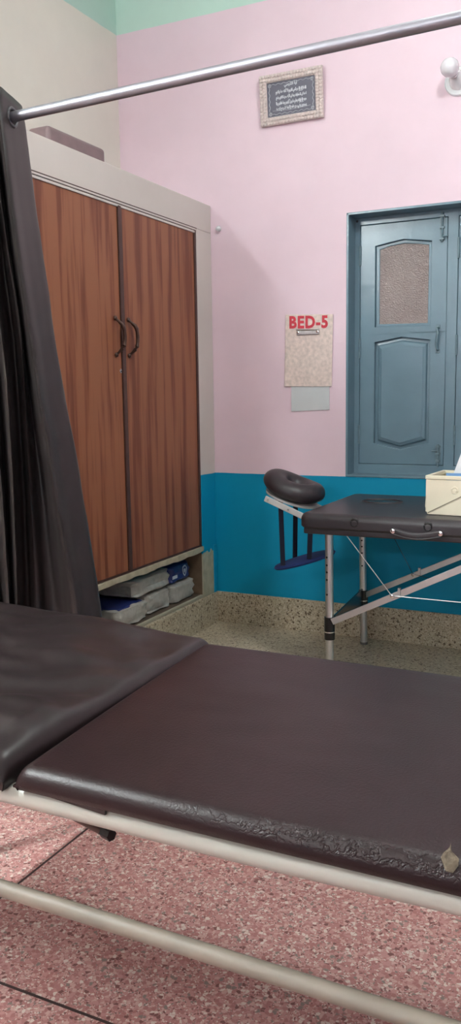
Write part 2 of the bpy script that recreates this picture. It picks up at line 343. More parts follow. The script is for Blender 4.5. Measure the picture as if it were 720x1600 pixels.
def leaf(x0, x1, mirror=False):
    w = x1-x0; X = (lambda t: x0+t) if not mirror else (lambda t: x1-t)
    a, b, c = .072, .200, .336      # left edge, peak, right edge of the panels
    lf = obj('shutter_leaf', bmesh.new(), M['shutter'], win)
    bm = bmesh.new()
    zm = 1.463
    up = [(a, 1.497), (c, 1.492), (c, 1.871), ((b+c)/2, 1.881), (b+.005, 1.890), ((a+b)/2, 1.880), (a, 1.869)]
    uo = [(0, zm), (w, zm), (w, LZ1), ((b+c)/2, LZ1), (b+.005, LZ1), ((a+b)/2, LZ1), (0, LZ1)]
    polyring(bm, [(X(p[0]), p[1]) for p in uo], [(X(p[0]), p[1]) for p in up], YW, YW+.03)
    lo = [(a, .946), (b, .917), (c, .950), (c, 1.428), (b, 1.447), (a, 1.426)]
    oo = [(0, LZ0), (b, LZ0), (w, LZ0), (w, zm), (b, zm), (0, zm)]
    polyring(bm, [(X(p[0]), p[1]) for p in oo], [(X(p[0]), p[1]) for p in lo], YW, YW+.03)
    bmesh.ops.remove_doubles(bm, verts=bm.verts, dist=1e-5)
    bmesh.ops.recalc_face_normals(bm, faces=bm.faces)
    bmesh.ops.translate(bm, verts=bm.verts, vec=-win.location); bm.to_mesh(lf.data); bm.free()
    bv = lf.modifiers.new('bevel', 'BEVEL'); bv.width = .002; bv.segments = 2; bv.limit_method = 'ANGLE'; bv.angle_limit = math.radians(50)
    # glazing bead and pane
    gi = [(a+.018, 1.511), (c-.016, 1.506), (c-.016, 1.857), ((b+c)/2, 1.866), (b+.005, 1.873), ((a+b)/2, 1.866), (a+.018, 1.853)]
    bm = bmesh.new(); polyring(bm, [(X(p[0]), p[1]) for p in up], [(X(p[0]), p[1]) for p in gi], YW+.015, YW+.024)
    obj('glazing_bead', bm, M['shutter'], lf, bevel=.003)
    bm = bmesh.new(); prism(bm, [(X(p[0]), p[1]) for p in gi], 1, YW+.019, YW+.023); obj('pane', bm, M['glass'], lf, smooth=False)
    # raised panel: field, chamfer, flat centre
    def sh(k):
        return [(a+k, .946+k*.9), (b, .917+k*.95), (c-k, .950+k*.9), (c-k, 1.428-k*1.0), (b, 1.447-k*1.05), (a+k, 1.426-k*1.0)]
    bm = bmesh.new(); lv = [(0, YW+.022), (.014, YW+.020), (.020, YW+.010), (.030, YW+.006), (.034, YW+.0035)]
    rings = [[bm.verts.new((X(p[0]), y, p[1])) for p in sh(k)] for k, y in lv]
    for r1, r2 in zip(rings, rings[1:]):
        for i in range(6): bm.faces.new((r1[i], r1[(i+1) % 6], r2[(i+1) % 6], r2[i]))
    bm.faces.new(rings[-1]); back = [bm.verts.new((v.co.x, YW+.026, v.co.z)) for v in rings[0]]
    for i in range(6): bm.faces.new((rings[0][i], back[i], back[(i+1) % 6], rings[0][(i+1) % 6]))
    bm.faces.new(back)
    obj('raised_panel', bm, M['shutter'], lf, smooth=False)
    xh = X(.372); h = obj('pull_handle', T([(xh, YW+.001, 1.484), (xh, YW-.014, 1.478), (xh+.003, YW-.022, 1.455), (xh, YW-.024, 1.43), (xh-.003, YW-.022, 1.405), (xh, YW-.014, 1.382), (xh, YW+.001, 1.376)], [.004, .005, .006, .007, .006, .005, .004], n=12), M['hardware'], lf)
    for z in (1.486, 1.374):
        bm = bmesh.new(); box(bm, xh-.010, xh+.010, YW-.003, YW+.001, z-.008, z+.008); obj('handle_plate', bm, M['hardware'], lf, bevel=.002)
    # tower bolts top and bottom
    for z0, z1 in ((1.862, 1.992), (.838, .945)):
        xb = X(.383); bm = bmesh.new(); tube(bm, [(xb, YW-.007, z0), (xb, YW-.007, z1)], .0048, n=12)
        zz = (z0+.012, z1-.018) if z0 > 1 else (z0+.03, z1-.010)
        box(bm, xb-.011, xb+.011, YW-.002, YW+.001, zz[0]-.008, zz[1]+.002)
        for q in (zz[0], (zz[0]+zz[1])/2, zz[1]): box(bm, xb-.010, xb+.010, YW-.013, YW, q-.004, q+.004)
        s = 1 if not mirror else -1
        kz = z0+.022 if z0 > 1 else z1-.030
        tube(bm, [(xb, YW-.008, kz), (xb+s*(.030 if z0 > 1 else -.028), YW-.014, kz)], .0035, n=8)
        obj('tower_bolt', bm, M['hardware'], lf, ang=30)
    xg = X(0)
    for zc in (1.83, 1.40, .988):
        bm = bmesh.new(); tube(bm, [(xg, YW-.004, zc-.045), (xg, YW-.004, zc+.045)], .005, n=12); obj('hinge', bm, M['hardware'], lf)
leaf(LX0, LX1); leaf(RX0, RX1)
obj('frame_hole', LA((-1.251, YW+.001, 1.990), (0, -1, 0), [(0, .0055), (.0018, .0055)]), M['blackplastic'], win)

# ---------------- built-in cupboard ----------------
cup = thing('built_in_cupboard', (XC, 2.9, ZS), 'tall built-in wardrobe with two reddish wood laminate doors in a cream plaster surround', 'cupboard')
CY0 = 2.15; DY0, DM, DY1, DZ0, DZ1 = 2.385, 3.055, 3.722, .436, 1.985
bm = bmesh.new()
box(bm, XW, XC, CY0, YB, DZ1, 2.118)                      # lintel and top
box(bm, XW, XC, DY1, YB, ZS, DZ1); box(bm, XW, XC, CY0, DY0, ZS, DZ1)      # jambs
box(bm, XW, XW+.04, DY0, DY1, ZS, DZ1)                    # back
box(bm, XW+.04, XC-.03, DY0, DY1, .395, DZ0-.002)         # floor of the closet
box(bm, XW+.04, XC-.002, DY0, DY1, ZS-.002, ZS+.014)      # floor of the niche
obj('surround', bm, M['cup_body'], cup, bevel=.004)
# lower stile plaster is bare and peeling cream below the ledge
bm = bmesh.new(); random.seed(3)
top = [(3.722+.156*i/12, .385+random.uniform(-.004, .02)) for i in range(13)]
prism(bm, [(3.724, ZS+.001), (3.874, ZS+.001), (3.874, top[-1][1])]+top[::-1][1:], 0, XC-.001, XC+.002)
obj('bare_plaster_patch', bm, M['plaster_edge'], cup, smooth=False)
bm = bmesh.new(); box(bm, XC-.46, XC-.005, 3.719, 3.7225, ZS+.012, .392); obj('niche_side', bm, M['niche'], cup, smooth=False)
bm = bmesh.new(); box(bm, XC-.001, XC+.007, 3.838, 3.868, ZS, .415); obj('corner_bead', bm, simple('blue painted bead', BLUE, .5), cup, bevel=.002)
obj('niche_floor', B(XC-.45, XC-.012, DY0+.001, 3.719, ZS+.0135, ZS+.0148), M['niche_dark'], cup, smooth=False)  # thin sheet in a darker brown than the niche side
# broken plaster ledge under the doors
bm = bmesh.new(); n = 60; ys = [DY0+(3.728-DY0)*i/n for i in range(n+1)]
low = [.401+.013*(noise.noise(Vector((y*9, 1, 0))))-.006*abs(noise.noise(Vector((y*40, 4, 0)))) for y in ys]
prism(bm, [(y, z) for y, z in zip(ys, low)] + [(3.728, .428), (DY0, .424)], 0, XC-.05, XC+.006)
obj('ledge', bm, M['plaster_edge'], cup, bevel=.003, seg=2)
def door(y0, y1, hy, hand):
    d = obj('door', B(XC-.028, XC-.006, y0, y1, DZ0, DZ1-.022), M['wood'], cup, bevel=.0015)
    bm = bmesh.new()      # curved bow handle bulging sideways
    pts = []
    for i in range(13):
        t = i/12; z = 1.512-.150*t; a = math.sin(math.pi*t)
        pts.append((XC-.004+.030*min(1, a*1.6), hy+hand*(.006+.024*a), z))
    tube(bm, pts, [.0045+.0035*math.sin(math.pi*i/12)+.002*(abs(i-6) in (3, 4)) for i in range(13)], n=12)
    for q in (pts[0], pts[-1]): lathe(bm, (XC-.006, q[1], q[2]), (1, 0, 0), [(0, .009), (.004, .010), (.009, .007), (.011, .002)], n=16)
    obj('handle', bm, M['bronze'], d); return d
ld = door(DY0+.012, DM-.016, 2.992, 1); rd = door(DM+.016, DY1-.020, 3.092, 1)
obj('keyhole_plate', LA((XC-.006, 3.030, 1.296), (1, 0, 0), [(0, .008), (.002, .0085), (.003, .006), (.0031, .002)], n=20), M['chrome'], ld)
obj('keyhole', LA((XC-.0035, 3.030, 1.294), (1, 0, 0), [(0, .003), (.001, .003)], n=12), M['blackplastic'], ld)
# door mouldings
obj('meeting_strip', B(XC-.024, XC+.001, DM-.015, DM+.008, DZ0, DZ1-.016), M['darkbrown'], cup, bevel=.003)
bm = bmesh.new(); box(bm, XC-.026, XC-.003, DM+.009, DM+.016, DZ0, DZ1-.016); obj('meeting_strip', bm, M['crease'], cup, smooth=False)
bm = bmesh.new(); box(bm, XC-.03, XC-.001, DY1-.019, DY1-.001, DZ0, DZ1-.002); obj('door_frame', bm, M['darkbrown'], cup, bevel=.003)
bm = bmesh.new(); box(bm, XC-.03, XC-.001, DY0+.001, DY0+.012, DZ0, DZ1-.002); obj('door_frame', bm, M['darkbrown'], cup, bevel=.003)
bm = bmesh.new(); box(bm, XC-.03, XC+.001, DY0, DY1-.004, DZ1-.009, DZ1-.001); box(bm, XC-.03, XC-.001, DY0, DY1-.008, DZ1-.022, DZ1-.012)
obj('head_moulding', bm, M['cup_body'], cup, bevel=.0015)
for a in ((-.004, DY0, DY1-.004, DZ1-.013, DZ1-.008), (.0005, DY0, DY1+.002, DZ1-.001, DZ1+.003), (-.0025, DY0, DY1, DZ0-.008, DZ0)):
    obj('dark_gap_strip', B(XC-.03, XC+a[0], *a[1:]), M['darkbrown'], cup, smooth=False)

# padded cushion on the cupboard
bm = B(-2.135, -2.030, 2.675, 3.048, 2.124, 2.196)
cu = obj('cushion', bm, simple('maroon brown rexine cushion', lin(126, 104, 106), .45, bstr=.2, bscale=200), bevel=.018, seg=4)
tag(cu, 'flat brown leatherette cushion lying on top of the wooden wardrobe', 'cushion')

# hook on the wall
hk = obj('wall_hook', LA((-1.932, YB+.002, 2.001), (.35, -1, .1), [(0, .009), (.006, .012), (.016, .014), (.024, .012), (.031, .004)], n=20), M['porcelain'])
tag(hk, 'small white knob hook on pink wall next to the wardrobe corner', 'hook')

# ---------------- packs in the niche ----------------
def pack(y0, y1, x0, x1, z0, z1, label, blue=None, allblue_top=False, seed=0):
    t = thing('tissue_pack', ((x0+x1)/2, (y0+y1)/2, z0), label, 'pack', 'plastic wrapped packs stored under the wardrobe')
    def lump(a0, a1, b0, b1, c0, c1, inf=0.0):
        bm = bmesh.new(); bmesh.ops.create_cube(bm, size=1)
        bmesh.ops.bevel(bm, geom=bm.edges[:], offset=.2, segments=3, profile=.7, affect='EDGES')
        bmesh.ops.subdivide_edges(bm, edges=bm.edges[:], cuts=2, use_grid_fill=True)
        for v in bm.verts:
            nz = noise.noise(v.co*4.5+Vector((seed*7, 0, 0)))*.075 + noise.noise(v.co*11+Vector((seed*3, 5, 0)))*.03
            v.co *= 1+inf+nz
            v.co.x = (a0+a1)/2+v.co.x*(a1-a0); v.co.y = (b0+b1)/2+v.co.y*(b1-b0); v.co.z = (c0+c1)/2+v.co.z*(c1-c0)
            v.co.z = max(v.co.z, z0)
        return bm
    ys = y1 if blue is None else blue
    obj('wrapped_pad', lump(x0, x1, y0, ys+.01, z0, z1), M['film'], t)
    if blue is not None:
        obj('printed_band', lump(x0-.002, x1+.002, blue, y1, z0-.001, z1+.001), M['printblue'], t)
        # shield emblem and a few strokes of print on the band's face
        bm = bmesh.new(); yc = blue+(y1-blue)*.68; zc = (z0+z1)/2+.002; xx = x1+.0035
        sh = [(yc+.024*a, zc+.030*b) for a, b in ((-.9, .75), (-.45, .9), (0, 1), (.45, .9), (.9, .75), (.9, .1), (.6, -.5), (0, -1), (-.6, -.5), (-.9, .1))]
        inn = [(yc+(p[0]-yc)*.72, zc+(p[1]-zc)*.72) for p in sh]
        A = [bm.verts.new((xx, *p)) for p in sh]; I = [bm.verts.new((xx, *p)) for p in inn]
        for k in range(len(sh)): bm.faces.new((A[k], A[(k+1) % len(sh)], I[(k+1) % len(sh)], I[k]))
        bm.faces.new([bm.verts.new((xx, yc+(p[0]-yc)*.38, zc+(p[1]-zc)*.38)) for p in sh])
        ex = bmesh.ops.extrude_face_region(bm, geom=bm.faces[:]); bmesh.ops.translate(bm, verts=[v for v in ex['geom'] if isinstance(v, bmesh.types.BMVert)], vec=(.0008, 0, 0))
        obj('shield_emblem', bm, M['printwhite'], t, smooth=False)
        bm = bmesh.new(); box(bm, xx, xx+.0008, blue+.012, blue+.060, zc-.022, zc-.006); obj('print_patch', bm, M['printwhite'], t, smooth=False)
    if allblue_top:
        obj('printed_top', lump(x0+.01, x1-.015, y0+.012, y1-.012, z1-.012, z1+.002), M['printblue'], t)
    return t
zf = ZS+.0152
pack(2.975, 3.215, -2.26, -1.998, zf, zf+.088, 'white wrapped pack with a dark blue top, lower left under the wardrobe', allblue_top=True, seed=1)
pack(3.245, 3.445, -2.28, -2.012, zf, zf+.094, 'crinkled white pack in the middle of the bottom row under the wardrobe', seed=2)
pack(3.468, 3.680, -2.26, -2.004, zf, zf+.096, 'white wrapped pack directly below the blue printed band, under the wardrobe', seed=3)
pack(3.140, 3.660, -2.28, -2.016, zf+.102, zf+.186, 'long white pack with a dark blue shield-printed end, on top of the others', blue=3.462, seed=4)

# ---------------- picture ----------------
pic = thing('framed_picture', (-1.534, YB, 2.45), 'beige shell framed dark plaque with silver script hanging high on the pink wall', 'picture')
PX0, PX1, PZ0, PZ1 = -1.690, -1.378, 2.445, 2.666
def tiltp(bm):      # leans out at the top from its nail
    bmesh.ops.rotate(bm, verts=bm.verts, cent=(0, YB, PZ0), matrix=Matrix.Rotation(math.radians(5), 3, 'X')); return bm
FW_ = .036; yb0, yb1 = YB-.020, YB-.004
bm = bmesh.new(); polyring(bm, [(PX0, PZ0), (PX1, PZ0), (PX1, PZ1), (PX0, PZ1)], [(PX0+FW_, PZ0+FW_), (PX1-FW_, PZ0+FW_), (PX1-FW_, PZ1-FW_), (PX0+FW_, PZ1-FW_)], yb0, yb1)
pf = obj('picture_frame', tiltp(bm), M['straw'], pic, bevel=.003)
bm = bmesh.new()
def bead(x, z, r, q=1.0):
    c = bmesh.ops.create_icosphere(bm, subdivisions=1, radius=r)
    for v in c['verts']: v.co = Vector((v.co.x*q+x, v.co.y*.8+yb0-.001, v.co.z+z))
for row in range(2):
    k = .009+row*.016
    nx = 19; nz = 13
    for i in range(nx+1):
        x = PX0+k+(PX1-PX0-2*k)*i/nx
        bead(x, PZ0+k, .0095); bead(x, PZ1-k, .0095)
    for i in range(1, nz):
        z = PZ0+k+(PZ1-PZ0-2*k)*i/nz
        bead(PX0+k, z, .0095); bead(PX1-k, z, .0095)
sb = obj('shell_beading', tiltp(bm), M['straw'], pf); sb['kind'] = 'stuff'
bm = B(PX0+FW_-.003, PX1-FW_+.003, YB-.014, YB-.008, PZ0+FW_-.003, PZ1-FW_+.003); pl = obj('plaque', tiltp(bm), M['plate'], pic, smooth=False)
# arabic lettering with joined letter forms
FORMS = {'ا': 'FE8D FE8E', 'آ': 'FE81 FE82', 'ب': 'FE8F FE90 FE91 FE92', 'ت': 'FE95 FE96 FE97 FE98', 'ة': 'FE93 FE94', 'ح': 'FEA1 FEA2 FEA3 FEA4', 'خ': 'FEA5 FEA6 FEA7 FEA8',
 'د': 'FEA9 FEAA', 'ذ': 'FEAB FEAC', 'ر': 'FEAD FEAE', 'س': 'FEB1 FEB2 FEB3 FEB4', 'ش': 'FEB5 FEB6 FEB7 FEB8', 'ض': 'FEBD FEBE FEBF FEC0', 'ع': 'FEC9 FECA FECB FECC',
 'ظ': 'FEC5 FEC6 FEC7 FEC8', 'ف': 'FED1 FED2 FED3 FED4', 'ق': 'FED5 FED6 FED7 FED8', 'ك': 'FED9 FEDA FEDB FEDC', 'ل': 'FEDD FEDE FEDF FEE0', 'م': 'FEE1 FEE2 FEE3 FEE4', 'ن': 'FEE5 FEE6 FEE7 FEE8',
 'ه': 'FEE9 FEEA FEEB FEEC', 'و': 'FEED FEEE', 'ي': 'FEF1 FEF2 FEF3 FEF4', 'ء': 'FE80', 'أ': 'FE83 FE84', 'إ': 'FE87 FE88', 'ؤ': 'FE85 FE86', 'ئ': 'FE89 FE8A FE8B FE8C', 'ج': 'FE9D FE9E FE9F FEA0', 'ط': 'FEC1 FEC2 FEC3 FEC4', 'ص': 'FEB9 FEBA FEBB FEBC'}
def arabic(s):
    out = []
    for wd in s.split(' '):
        g = []
        for i, ch in enumerate(wd):
            f = FORMS[ch].split(); pj = i > 0 and len(FORMS[wd[i-1]].split()) == 4 and len(f) > 1; nj = len(f) == 4 and i < len(wd)-1 and len(FORMS[wd[i+1]].split()) > 1
            g.append(chr(int(f[3 if pj and nj else 2 if nj else 1 if pj else 0], 16)))
        out.append(''.join(reversed(g)))
    return ' '.join(reversed(out))
cx = (PX0+PX1)/2
def letters(s, size, z, bold, width, name, zk=1.0):
    b = text_bm(arabic(s), size, .0004, bold)
    xs = [v.co.x for v in b.verts]; zs = [v.co.z for v in b.verts]
    if not xs: return
    k = width/(max(xs)-min(xs)); mx = (max(xs)+min(xs))/2; mz = (max(zs)+min(zs))/2
    for v in b.verts: v.co = Vector(((v.co.x-mx)*k+cx, v.co.y+YB-.0148, (v.co.z-mz)*k*zk+z))
    obj(name, tiltp(b), M['silver'], pl, smooth=False)
letters('آية الكرسي', .03, 2.611, .0012, .066, 'lettering', 1.1)
for i, s in enumerate(['الله لا إله إلا هو الحي القيوم لا تأخذه سنة ولا نوم', 'له ما في السماوات وما في الأرض من ذا الذي يشفع', 'عنده إلا بإذنه يعلم ما بين أيديهم وما خلفهم ولا', 'يحيطون بشيء من علمه إلا بما شاء وسع كرسيه']):
    letters(s, .02, 2.585-.0245*i, .0016, .152, 'lettering', 1.9)
# silver scroll border
bm = bmesh.new(); bx0, bx1, bz0, bz1 = PX0+FW_+.012, PX1-FW_-.012, PZ0+FW_+.010, PZ1-FW_-.010; yy = YB-.0148
def wav(p, q, n):
    pts = [];
    for i in range(n*6+1):
        t = i/(n*6); o = .0022*math.sin(t*n*2*math.pi)
        dx, dz = q[0]-p[0], q[1]-p[1]; L_ = math.hypot(dx, dz)
        pts.append((p[0]+dx*t-dz/L_*o, yy, p[1]+dz*t+dx/L_*o))
    tube(bm, pts, .0011, n=5)
wav((bx0+.012, bz0), (bx1-.012, bz0), 7); wav((bx0+.012, bz1), (bx1-.012, bz1), 7); wav((bx0, bz0+.012), (bx0, bz1-.012), 4); wav((bx1, bz0+.012), (bx1, bz1-.012), 4)
for X_ in (bx0+.003, bx1-.003):
    for Z_ in (bz0+.003, bz1-.003):
        for r in (.007, .0035): tube(bm, [(X_+r*math.cos(a), yy, Z_+r*math.sin(a)) for a in [k*math.pi/6 for k in range(13)]], .0011, n=5, caps=False)
tube(bm, [(bx0+.014+(bx1-bx0-.028)*t, yy, bz0+.012+.004*abs(2*t-1)) for t in [k/8 for k in range(9)]], .0007, n=5)
obj('scroll_border', tiltp(bm), M['silver'], pl)

# ---------------- clipboard and card ----------------
cb = thing('clipboard', (-1.457, YB, 1.22), 'pale hardboard clipboard marked BED-5 in red hanging on pink wall', 'clipboard')
bm = PR([(-1.583, 1.225), (-1.339, 1.221), (-1.333, 1.559), (-1.574, 1.569)], 1, YB-.008, YB-.0045)
obj('backing_board', bm, M['board'], cb, bevel=.0015)
b = text_bm('BED-5', .07, .0005, .0028, space=1.12); xs = [v.co.x for v in b.verts]; zs = [v.co.z for v in b.verts]
kx = .196/(max(xs)-min(xs)); kz = .060/(max(zs)-min(zs)); mx = (max(xs)+min(xs))/2; mz = (max(zs)+min(zs))/2
for v in b.verts: v.co = Vector(((v.co.x-mx)*kx-1.456, v.co.y+YB-.0086, (v.co.z-mz)*kz+1.528-(v.co.x*kx)*.03))
obj('red_lettering', b, M['red'], cb, smooth=False)
clp = obj('metal_clip', B(-1.516, -1.400, YB-.014, YB-.008, 1.468, 1.494), M['clip'], cb, bevel=.003)
obj('clip_lever', T([(-1.514, YB-.018, 1.494), (-1.402, YB-.018, 1.492)], .0045, n=12), M['chrome'], clp)
for x in (-1.508, -1.408): obj('clip_rivet', LA((x, YB-.013, 1.481), (0, -1, 0), [(0, .007), (.003, .006), (.004, .002)], n=14), M['chrome'], clp)
cdw = obj('card', PR([(-1.548, 1.103), (-1.352, 1.110), (-1.352, 1.26), (-1.548, 1.26)], 1, YB-.004, YB-.0015), M['card'], bevel=.0005)
tag(cdw, 'plain white card on the pink wall just below the clipboard', 'card')

# ---------------- wall bulb ----------------
bl = thing('wall_lamp', (-.775, YB, 2.50), 'unlit white bulb in a round holder on the pink wall above the window', 'lamp')
bd = Vector((-.018, -.118, .026)).normalized(); base = Vector((-.772, YB, 2.503))
obj('mounting_plate', LA(base, (0, -1, 0), [(0, .060), (.006, .060), (.012, .056), (.014, .042)], n=40), M['porcelain'], bl)
obj('lamp_holder', LA(base+Vector((0, -.010, 0)), bd, [(0, .040), (.020, .036), (.034, .028), (.052, .023), (.056, .021)], n=32), M['porcelain'], bl)
obj('collar_ring', LA(base+Vector((0, -.010, 0))+bd*.055, bd, [(0, .019), (.008, .0185)], n=32), M['chrome'], bl)
obj('bulb', LA(base+Vector((0, -.010, 0))+bd*.060, bd, [(0, .018), (.012, .024), (.024, .031), (.038, .037), (.052, .0385), (.066, .035), (.077, .027), (.085, .015), (.088, .004)], n=40), simple('frosted bulb glass', lin(222, 218, 224), .12, var=.01, bstr=0, coat=.6), bl)

# ---------------- curtain rod and curtain ----------------
RY, RZ = 1.9, 1.944
rd_ = obj('curtain_rod', T([(XW, RY, 1.924), (-1.55, RY, 1.942), (XR, RY, 2.012)], .0138, n=24), M['rod'])
tag(rd_, 'long grey steel curtain rod running across above the bed', 'curtain rod')
cur = thing('curtain', (-1.75, RY, .06), 'dark charcoal satin eyelet curtain bunched at the left end of the rod', 'curtain')
# fold tracks: (height -> x, y); ridges face the viewer, valleys lie back
ZL = [2.0, 1.95, 1.80, 1.66, 1.40, 1.25, 1.05, .87, .60, .30, .06]
def tr(*xs): return list(xs)
A_ = tr(-1.530, -1.522, -1.508, -1.492, -1.462, -1.440, -1.404, -1.376, -1.340, -1.300, -1.275)
B_ = tr(-1.600, -1.602, -1.590, -1.574, -1.542, -1.519, -1.488, -1.460, -1.420, -1.380, -1.350)
Cc = tr(-1.610, -1.612, -1.604, -1.592, -1.565, -1.548, -1.525, -1.505, -1.480, -1.455, -1.440)
D_ = tr(-1.640, -1.638, -1.622, -1.605, -1.572, -1.566, -1.562, -1.560, -1.558, -1.556, -1.555)
E_ = tr(-1.690, -1.686, -1.672, -1.660, -1.640, -1.628, -1.622, -1.624, -1.630, -1.634, -1.636)
G_ = tr(-1.740, -1.735, -1.722, -1.712, -1.695, -1.686, -1.675, -1.668, -1.664, -1.662, -1.660)
def mid(P, Q, f=.5): return [p*(1-f)+q*f for p, q in zip(P, Q)]
def offs(P, d): return [p+d for p in P]
cols = [(offs(A_, .004), .035), (A_, .012), (mid(A_, B_, .28), -.006), (mid(A_, B_, .62), -.022), (B_, -.052), (mid(B_, Cc), -.016), (Cc, .014), (mid(Cc, D_, .5), .004), (D_, -.030), (mid(D_, E_, .30), -.004), (mid(D_, E_, .65), -.020), (E_, -.070),
        (mid(E_, G_, .35), -.022), (mid(E_, G_, .7), -.026), (G_, -.075), (offs(G_, -.030), .045), (offs(G_, -.065), -.045), (offs(G_, -.10), .045), (offs(G_, -.14), -.045), (offs(G_, -.18), .045), (offs(G_, -.215), -.03), (offs(G_, -.24), .02)]
def cr(p0, p1, p2, p3, t): return .5*((2*p1)+(-p0+p2)*t+(2*p0-5*p1+4*p2-p3)*t*t+(-p0+3*p1-3*p2+p3)*t**3)
def interp_z(tab, z):
    for i in range(len(ZL)-1):
        if ZL[i] >= z >= ZL[i+1]:
            t = (ZL[i]-z)/(ZL[i]-ZL[i+1]); g = lambda k: tab[max(0, min(len(tab)-1, k))]
            return cr(g(i-1), g(i), g(i+1), g(i+2), t)
    return tab[-1]
NZ, SUB = 90, 5
grid = []
bm = bmesh.new()
for iz in range(NZ+1):
    z = 2.0-(2.0-.06)*iz/NZ; row = []
    tw = max(0, min(1, (z-.7)/1.2))       # the front panel turns towards the room at the top
    extra = {0: .050*tw+.02, 1: .050*tw+.02, 2: .035*tw+.01, 3: .012*tw, 4: -.012*tw}
    ptsx = [(interp_z(tx, z), RY+extra.get(k, 0)+dy*(1+.15*math.sin(z*3+k))) for k, (tx, dy) in enumerate(cols)]
    ptsx = [(x*y/1.9, y) for x, y in ptsx]      # deeper folds stand a little further out
    for k in range(len(ptsx)-1):
        g = lambda q: ptsx[max(0, min(len(ptsx)-1, q))]
        for s in range(SUB):
            t = s/SUB; x = cr(g(k-1)[0], g(k)[0], g(k+1)[0], g(k+2)[0], t); y = cr(g(k-1)[1], g(k)[1], g(k+1)[1], g(k+2)[1], t)
            y += .004*noise.noise(Vector((x*25, z*5, 2))) + .0015*noise.noise(Vector((x*60, z*22, 9)))
            row.append(bm.verts.new((x, y, z)))
    row.append(bm.verts.new((ptsx[-1][0], ptsx[-1][1], z))); grid.append(row)
for a, b2 in zip(grid, grid[1:]):
    for k in range(len(a)-1): bm.faces.new((a[k], a[k+1], b2[k+1], b2[k]))
cl = obj('curtain_cloth', bm, M['curtain'], cur)
sm = cl.modifiers.new('thick', 'SOLIDIFY'); sm.thickness = .0015
# metal eyelet in the front panel, the rod passes through it
def torus(bm, c, ax, R, r, n=32, k=10):
    c = Vector(c); u, v = frame_of(Vector(ax)); tube(bm, [c+(u*math.cos(t)+v*math.sin(t))*R for t in [2*math.pi*i/n for i in range(n+1)]], r, n=k, caps=False)
bm = bmesh.new(); torus(bm, (-1.562, 1.902, 1.942), (1, .16, .0), .023, .0045)
obj('eyelet', bm, M['curtain_ring'], cur)
for k in range(3):
    bm = bmesh.new(); torus(bm, (-1.70-.07*k, RY, RZ-.004), (1, .4, 0), .023, .0042); obj('eyelet', bm, M['curtain_ring'], cur)

# ---------------- massage table ----------------
mt_ = thing('massage_table', (-.5, 3.45, 0), 'black padded folding massage table with aluminium legs beside the window', 'massage table')
TX0, TX1, TY0, TY1, TZ0, TZ1 = -1.212, .66, 3.095, 3.805, .648, .722
def rounded_slab(x0, x1, y0, y1, z0, z1, rc, re, hole=None, nseg=10):
    """padded slab with rounded corners and a soft edge, optional oval dimple"""
    bm = bmesh.new()
    def outline(ins):
        pts = []; r = max(rc-ins, .004)
        for cx_, cy_, a0 in ((x1-ins-r, y1-ins-r, 0), (x0+ins+r, y1-ins-r, 90), (x0+ins+r, y0+ins+r, 180), (x1-ins-r, y0+ins+r, 270)):
            for i in range(nseg+1):
                a = math.radians(a0+90*i/nseg); pts.append((cx_+r*math.cos(a), cy_+r*math.sin(a)))
        return pts
    prof = [(re*.45, z0)] + [(re*(1-math.sin(a)), z1-re*(1-math.cos(a))) for a in [math.pi/2*(1-i/6) for i in range(7)]][::-1][::-1]
    prof = [(re*.3, z0), (0, z0+re*.3), (0, z1-re)] + [(re*(1-math.cos(a)), z1-re*(1-math.sin(a))) for a in [math.pi/2*i/6 for i in range(1, 7)]]
    rings = [[bm.verts.new((*p, z)) for p in outline(i)] for i, z in prof]
    for a, b2 in zip(rings, rings[1:]):
        for k in range(len(a)): bm.faces.new((a[k], a[(k+1) % len(a)], b2[(k+1) % len(a)], b2[k]))
    bm.faces.new(rings[0]); bm.faces.new(rings[-1])
    return bm
pad = obj('padded_top', rounded_slab(TX0, -.280, TY0, TY1, TZ0+.012, TZ1, .05, .028), M['leather_black'], mt_)
obj('padded_top', rounded_slab(-.276, TX1, TY0, TY1, TZ0+.012, TZ1, .05, .028), M['leather_black'], mt_)
bm = bmesh.new(); box(bm, TX0+.02, -.282, TY0+.012, TY1-.012, TZ0-.010, TZ0+.014); obj('side_rail', bm, M['leather_black'], mt_, bevel=.006)
bm = bmesh.new(); box(bm, -.274, TX1-.02, TY0+.012, TY1-.012, TZ0-.010, TZ0+.014); obj('side_rail', bm, M['leather_black'], mt_, bevel=.006)
# face hole: a rim and a black disc across the dark opening
bm = bmesh.new(); tube(bm, [(-.995+.085*math.cos(t), 3.545+.062*math.sin(t), TZ1-.001) for t in [2*math.pi*i/32 for i in range(33)]], .006, n=10, caps=False)
obj('face_hole_rim', bm, M['leather_black'], mt_)
bm = bmesh.new(); lathe(bm, (-.995, 3.545, TZ1-.004), (0, 0, 1), [(0, .075), (.0045, .074), (.005, .02)], n=32)
for v in bm.verts: v.co.y = 3.545+(v.co.y-3.545)*.74
obj('face_hole_disc', bm, M['blackplastic'], mt_)
for x in (-.978, -.694):
    bm = bmesh.new(); torus(bm, (x, TY0+.004, .694), (0, 1, 0), .014, .005); lathe(bm, (x, TY0+.004, .694), (0, -1, 0), [(-.004, .013), (.002, .011), (.003, .003)], n=24)
    obj('socket', bm, M['blackplastic'], mt_)
bm = bmesh.new()
hp = [(-.822+.178*t, TY0-.010-.016*math.sin(math.pi*t), .673-.012*math.sin(math.pi*t)) for t in [i/14 for i in range(15)]]
for i in range(14): pass
tube(bm, hp, .01, n=12, flat=(.007, .0135)); hd = obj('carry_handle', bm, M['leather_black'], mt_)
bm = bmesh.new()
for dz in (-.009, .009): tube(bm, [(p[0], p[1]-.0075, p[2]+dz) for p in hp], .0009, n=6)
obj('stitching', bm, simple('grey thread', (.16, .16, .17), .6), hd)
